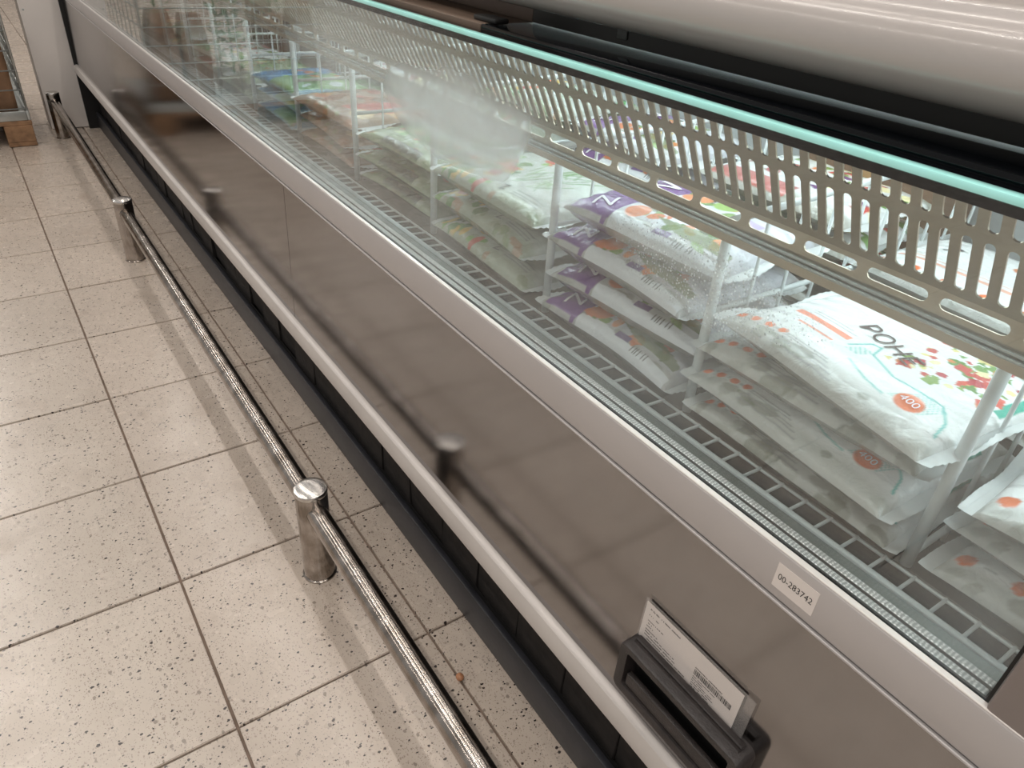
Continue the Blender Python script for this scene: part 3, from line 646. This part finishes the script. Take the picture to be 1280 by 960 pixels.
def stack(protos, x, y, n, T, pitch, what, where, group, jit=0.006, rots=None, dys=None, dxs=None, tilt=0.0):
    for k in range(n):
        pr = protos[k % len(protos)]
        rz = rots[k] if rots else random.uniform(-0.09, 0.09)
        dy = dys[k] if dys else random.uniform(-jit, jit); dx = dxs[k] if dxs else random.uniform(-jit, jit)
        pos = 'top' if k == n - 1 else ORD[k]
        place(pr, (x + dx, y + dy, ZB + T / 2 + k * pitch), (tilt, random.uniform(-0.003, 0.003), rz), f'{what}, {pos} in stack {where}', group)
# front row
stack(DOTS, -0.0108, 0.5850, 3, 0.0306, 0.03168, 'white bag with a row of orange dots', 'by the corner post', 'orange-dotted bags', rots=[0.03, -0.05, 0.10], dys=[-.004, .004, .0])
stack(BADGE, -0.2592, 0.5715, 4, 0.0306, 0.03168, 'white bag with orange badge', 'beside the purple bags', 'orange-badged bags', rots=[-0.03, -0.07, 0.02, -0.16], dys=[.0, -.008, .006, -.006], dxs=[.004, .0, -.006, .018])
stack(PURP, -0.4968, 0.5765, 4, 0.0386, 0.0398, 'purple and white bag', 'beside the orange-badged bags', 'purple bags', rots=[-0.02, 0.08, -0.03, 0.07], dys=[-.006, .004, -.003, .010], dxs=[0, .004, -.002, .006])
stack(STEM, -0.7578, 0.5795, 3, 0.0386, 0.0398, 'white bag printed with stems', 'beside the purple bags', 'green-stem bags')
stack(LEAF, -1.0242, 0.5892, 3, 0.0315, 0.03258, 'leafy green printed bag', 'beside the green-stem bags', 'leafy green bags')
stack(REDB, -1.2897, 0.5892, 3, 0.0315, 0.03258, 'red and brown frozen food bag', 'beside the leafy green bags', 'red and brown bags')
stack(BLUE, -1.5552, 0.5892, 3, 0.0288, 0.02988, 'blue and green frozen food bag', 'beside the red and brown bags', 'blue bags')
for i, (x, pr, nm) in enumerate(((-1.818, LEAF, 'leafy green printed bag'), (-2.088, MIX, 'multicoloured frozen food bag'), (-2.349, STEM, 'stem-printed bag'), (-2.619, REDB, 'red and brown frozen food bag'), (-2.88, LEAF, 'leafy green printed bag'))):
    where = ['just beyond the blue bags', 'second beyond the blue bags', 'third beyond the blue bags', 'fourth beyond the blue bags', 'fifth beyond the blue bags'][i]
    th = 0.0386 if pr is STEM else 0.0315
    stack(pr, x, 0.591, 2, th, th + 0.0012, nm, where, 'bags beyond the blue ones')
# rear row
rear = [(-0.0108, MIX, 5, 'mixed bag', 'behind the orange-dotted bags'), (-0.2592, DOTS, 4, 'white bag with orange dots', 'behind the orange-badged bags'), (-0.4968, MIX, 5, 'multicoloured vegetable bag', 'behind the purple bags'), (-0.7578, PURP, 4, 'purple and white bag', 'behind the green-stem bags'),
        (-1.0242, STEM, 4, 'green-stem printed bag', 'behind the leafy green bags'), (-1.2897, LEAF, 3, 'leafy green bag', 'behind the red and brown bags'), (-1.5552, MIX, 3, 'multicoloured bag', 'behind the blue bags')]
for (x, pr, n, nm, where) in rear:
    th = 0.0386 if pr in (STEM, PURP) else 0.0315
    stack(pr, x, 0.805, n, th, th + 0.0012, nm, where, 'bags in the rear row')
# brown cardboard cartons at the back
for (x, z, l) in ((-0.012, 0.0, 'brown cardboard carton against the freezer back, nearer the corner post'), (-0.495, 0.0, 'brown cardboard carton against the freezer back, behind the purple bags')):
    E = empty('carton', (x, 0.955, ZB)); tag(E, l, 'carton', 'cartons against the freezer back')
    bm = bmesh.new(); box(bm, -0.10, 0.10, -0.045, 0.045, 0, 0.215, 0.003, 1); finish(bm, 'carton_body', M_SACK, E)
    bm = bmesh.new(); box(bm, -0.022, 0.022, -0.0455, 0.0455, 0.0, 0.2155); finish(bm, 'tape', mat('parcel_tape', 'b98f5e', 0.3), E)

# ------------------------------------------------------------------ bumper rail
RAIL = empty('bumper_rail', (-0.891, 0.275, 0)); tag(RAIL, 'polished steel bumper rail on short posts along the freezer', 'rail')
def rl(o): o.parent = RAIL; o.matrix_parent_inverse = Matrix.Translation((0.891, -0.275, 0)); return o
PX = [-3.881 + 1.4953 * k for k in range(4)]
def post_mesh():
    bm = bmesh.new(); lathe(bm, [(0.0265, 0.004), (0.0265, 0.187), (0.0262, 0.1885)], 0, 0, 40); return bm
for px in PX:
    o = rl(finish(post_mesh(), 'post', M_CHROME, angle=40)); o.location = (px, 0.275, 0)
    bm = bmesh.new(); lathe(bm, [(0.0290, 0.0), (0.0290, 0.003), (0.0275, 0.0045)], 0, 0, 40); o2 = finish(bm, 'foot_ring', M_CHROME, o, angle=40)
    bm = bmesh.new(); lathe(bm, [(0.0268, 0.1868), (0.0272, 0.1885), (0.0272, 0.1925), (0.0262, 0.1945), (0.022, 0.1962), (0.014, 0.1975), (0.005, 0.1980)], 0, 0, 40); finish(bm, 'cap', M_BRUSHCAP, o, angle=40)
for a, b in zip(PX, PX[1:]):
    bm = bmesh.new(); tube(bm, (a + 0.020, 0.275, 0.155), (b - 0.020, 0.275, 0.155), 0.0172, 40)
    rl(finish(bm, 'rail_tube', M_CHROME, angle=40))

# ------------------------------------------------------------------ board at the freezer end, pallet cage, crumbs
BD = empty('end_board', (-4.12, 0.335, 0)); tag(BD, 'tall white board standing at the far freezer end', 'board')
ib = Matrix.Translation((4.12, -0.335, 0))
for (nm, a, m_) in (('board_face', (-4.045, -4.03, 0.248, 0.428, 0.003, 1.9), M_BOARD), ('board_side', (-4.20, -4.0455, 0.2485, 0.2600, 0.003, 1.9), M_BOARDSIDE), ('board_back', (-4.20, -4.0455, 0.2605, 0.428, 0.003, 1.9), M_BOARD)):
    o = bxo(nm, *a, m_, None, bevel=0.002); o.parent = BD; o.matrix_parent_inverse = ib
bm = bmesh.new()
for (y, z) in ((0.262, 0.055), (0.415, 0.03), (0.262, 0.5), (0.415, 0.5)): tube(bm, (-4.031, y, z), (-4.0285, y, z), 0.004, 10)
o = finish(bm, 'screw_heads', M_ZINC, BD); o.matrix_parent_inverse = ib

CX0, CX1, CY0, CY1 = -4.55, -3.79, -0.66, 0.166
PL = empty('pallet', (-4.17, -0.25, 0)); tag(PL, 'small wooden pallet under the wire cage', 'pallet')
ip = Matrix.Translation((4.17, 0.25, 0))
def pp(o): o.parent = PL; o.matrix_parent_inverse = ip
for x in (CX1 - 0.10, (CX0 + CX1) / 2 - 0.05, CX0):
    for y in (CY1 - 0.107, (CY0 + CY1) / 2 - 0.05, CY0): pp(bxo('block', x, x + 0.10, y, y + 0.105, 0.018, 0.088, M_WOOD, None, bevel=0.003, seg=1))
for y in (CY1 - 0.107, (CY0 + CY1) / 2 - 0.05, CY0): pp(bxo('bottom_board', CX0, CX1, y, y + 0.105, 0.001, 0.018, M_WOOD, None, bevel=0.002, seg=1))
for k in range(7):
    x = CX0 + k * (CX1 - CX0 - 0.09) / 6; pp(bxo('deck_board', x, x + 0.09, CY0, CY1, 0.088, 0.106, M_WOOD, None, bevel=0.002, seg=1))
CG = empty('wire_cage', (-4.17, -0.25, 0.106)); tag(CG, 'galvanised wire cage full of plants and sacks on a pallet', 'cage')
ic = Matrix.Translation((4.17, 0.25, -0.106))
def cg(o): o.parent = CG; o.matrix_parent_inverse = ic
cg(bxo('tray_rim', CX0, CX1, CY1 - 0.012, CY1, 0.107, 0.146, M_ZINC, None, bevel=0.003)); cg(bxo('tray_rim', CX1 - 0.012, CX1, CY0, CY1 - 0.0125, 0.107, 0.146, M_ZINC, None, bevel=0.003)); cg(bxo('tray_floor', CX0, CX1 - 0.0125, CY0, CY1 - 0.0125, 0.107, 0.112, M_ZINC))
def wires(nm, segs, rad):
    bm = bmesh.new()
    for a, b in segs: tube(bm, a, b, rad, 8)
    cg(finish(bm, nm, M_ZINC, smooth=True))
HZ = [0.154 + 0.0752 * k for k in range(12)]
wires('front_wires', [((CX1 - 0.004, CY0, z), (CX1 - 0.004, CY1 - 0.004, z)) for z in HZ], 0.0028)
wires('side_wires', [((CX0, CY1 - 0.004, z), (CX1 - 0.004, CY1 - 0.004, z)) for z in HZ], 0.0028)
wires('upright_wires', [((CX1 - 0.004, y, 0.146), (CX1 - 0.004, y, HZ[-1])) for y in np.arange(CY0 + 0.02, CY1 - 0.05, 0.10)] + [((x, CY1 - 0.004, 0.146), (x, CY1 - 0.004, HZ[-1])) for x in np.arange(CX0, CX1 - 0.05, 0.10)], 0.0022)
wires('corner_bar', [((CX1 - 0.005, CY1 - 0.005, 0.146), (CX1 - 0.005, CY1 - 0.005, HZ[-1])), ((CX1 - 0.020, CY1 - 0.006, 0.146), (CX1 - 0.020, CY1 - 0.006, HZ[-1]))], 0.004)
def sack(x, y, z0, h, w_, label):
    bm = bmesh.new(); box(bm, x - w_ / 2, x + w_ / 2, y - w_ / 2, y + w_ / 2, z0, z0 + h); bmesh.ops.subdivide_edges(bm, edges=bm.edges, cuts=5, use_grid_fill=True)
    for v in bm.verts:
        t = (v.co.z - z0) / h; s = 1 + 0.10 * math.sin(3.1 * t) + 0.02 * math.sin(40 * v.co.x + 31 * v.co.z); s *= (1 - 0.55 * max(0, t - 0.75) * 2)
        v.co.x = x + (v.co.x - x) * s; v.co.y = y + (v.co.y - y) * s
    o = finish(bm, 'paper_sack', M_SACK, smooth=True); tag(o, label, 'sack', 'paper sacks in the wire cage')
sacks = [(-3.885, 0.075), (-3.885, -0.062), (-3.885, -0.435), (-3.885, -0.575), (-4.40, -0.55)]
for i, (x, y) in enumerate(sacks): sack(x, y, 0.113, random.uniform(0.34, 0.46), 0.11, 'brown paper sack standing among the plants in the wire cage')
def plant(x, y, h, label):
    E = empty('potted_plant', (x, y, 0.113)); tag(E, label, 'plant', 'plants in the wire cage')
    bm = bmesh.new(); lathe(bm, [(0.035, 0.0), (0.052, 0.10), (0.055, 0.105)], 0, 0, 20); finish(bm, 'pot', M_POT, E, angle=40)
    bm = bmesh.new(); tube(bm, (0, 0, 0.09), (0, 0, h * 0.8), 0.005, 8)
    for k in range(130):
        a = random.uniform(0, 6.28); z = random.uniform(0.12, h); rr_ = random.uniform(0.01, 0.065); L = random.uniform(0.03, 0.06)
        c_ = Vector((math.cos(a) * rr_, math.sin(a) * rr_, z)); d_ = Vector((math.cos(a), math.sin(a), random.uniform(-.2, .9))).normalized(); n_ = d_.cross(Vector((0, 0, 1))).normalized() * L * 0.28
        q = [c_, c_ + d_ * L * .5 + n_, c_ + d_ * L, c_ + d_ * L * .5 - n_]; bm.faces.new([bm.verts.new(p_) for p_ in q])
    finish(bm, 'foliage', M_LEAF, E)
for (x, y, h) in ((-3.935, -0.25, 0.50), (-4.12, 0.03, 0.75), (-4.15, -0.25, 0.72), (-4.13, -0.52, 0.70)): plant(x, y, h, 'leafy potted plant standing inside the wire cage')
bm = bmesh.new(); bmesh.ops.create_icosphere(bm, subdivisions=3, radius=0.0062)
for v in bm.verts: v.co.z *= 0.85; v.co.x *= 1.1; v.co.z += 0.0052
o = finish(bm, 'hazelnut', M_NUT, smooth=True); o.location = (-0.577, 0.374, 0.0); tag(o, 'tiny round brown nut lying on the floor tile joint', 'nut')

# ceiling fixtures for every lamp row, added fill rows too (above the view)
for (ly, xa, xb, wt) in LAMP_ROWS:
    x = xa
    while x < xb - 0.5:
        E = empty('ceiling_lamp', (x + 0.72, ly, LAMPZ)); tag(E, 'long linear ceiling lamp hanging above the freezer aisle', 'lamp', 'linear ceiling lamps')
        bm = bmesh.new(); box(bm, -0.73, 0.73, -0.045, 0.045, 0.0, 0.06, 0.01); finish(bm, 'lamp_body', M_LAMPBODY, E)
        bm = bmesh.new(); box(bm, -0.71, 0.71, -0.025, 0.025, -0.008, -0.001); finish(bm, 'diffuser', M_LAMPON, E); x += 1.5
bpy.context.view_layer.update()
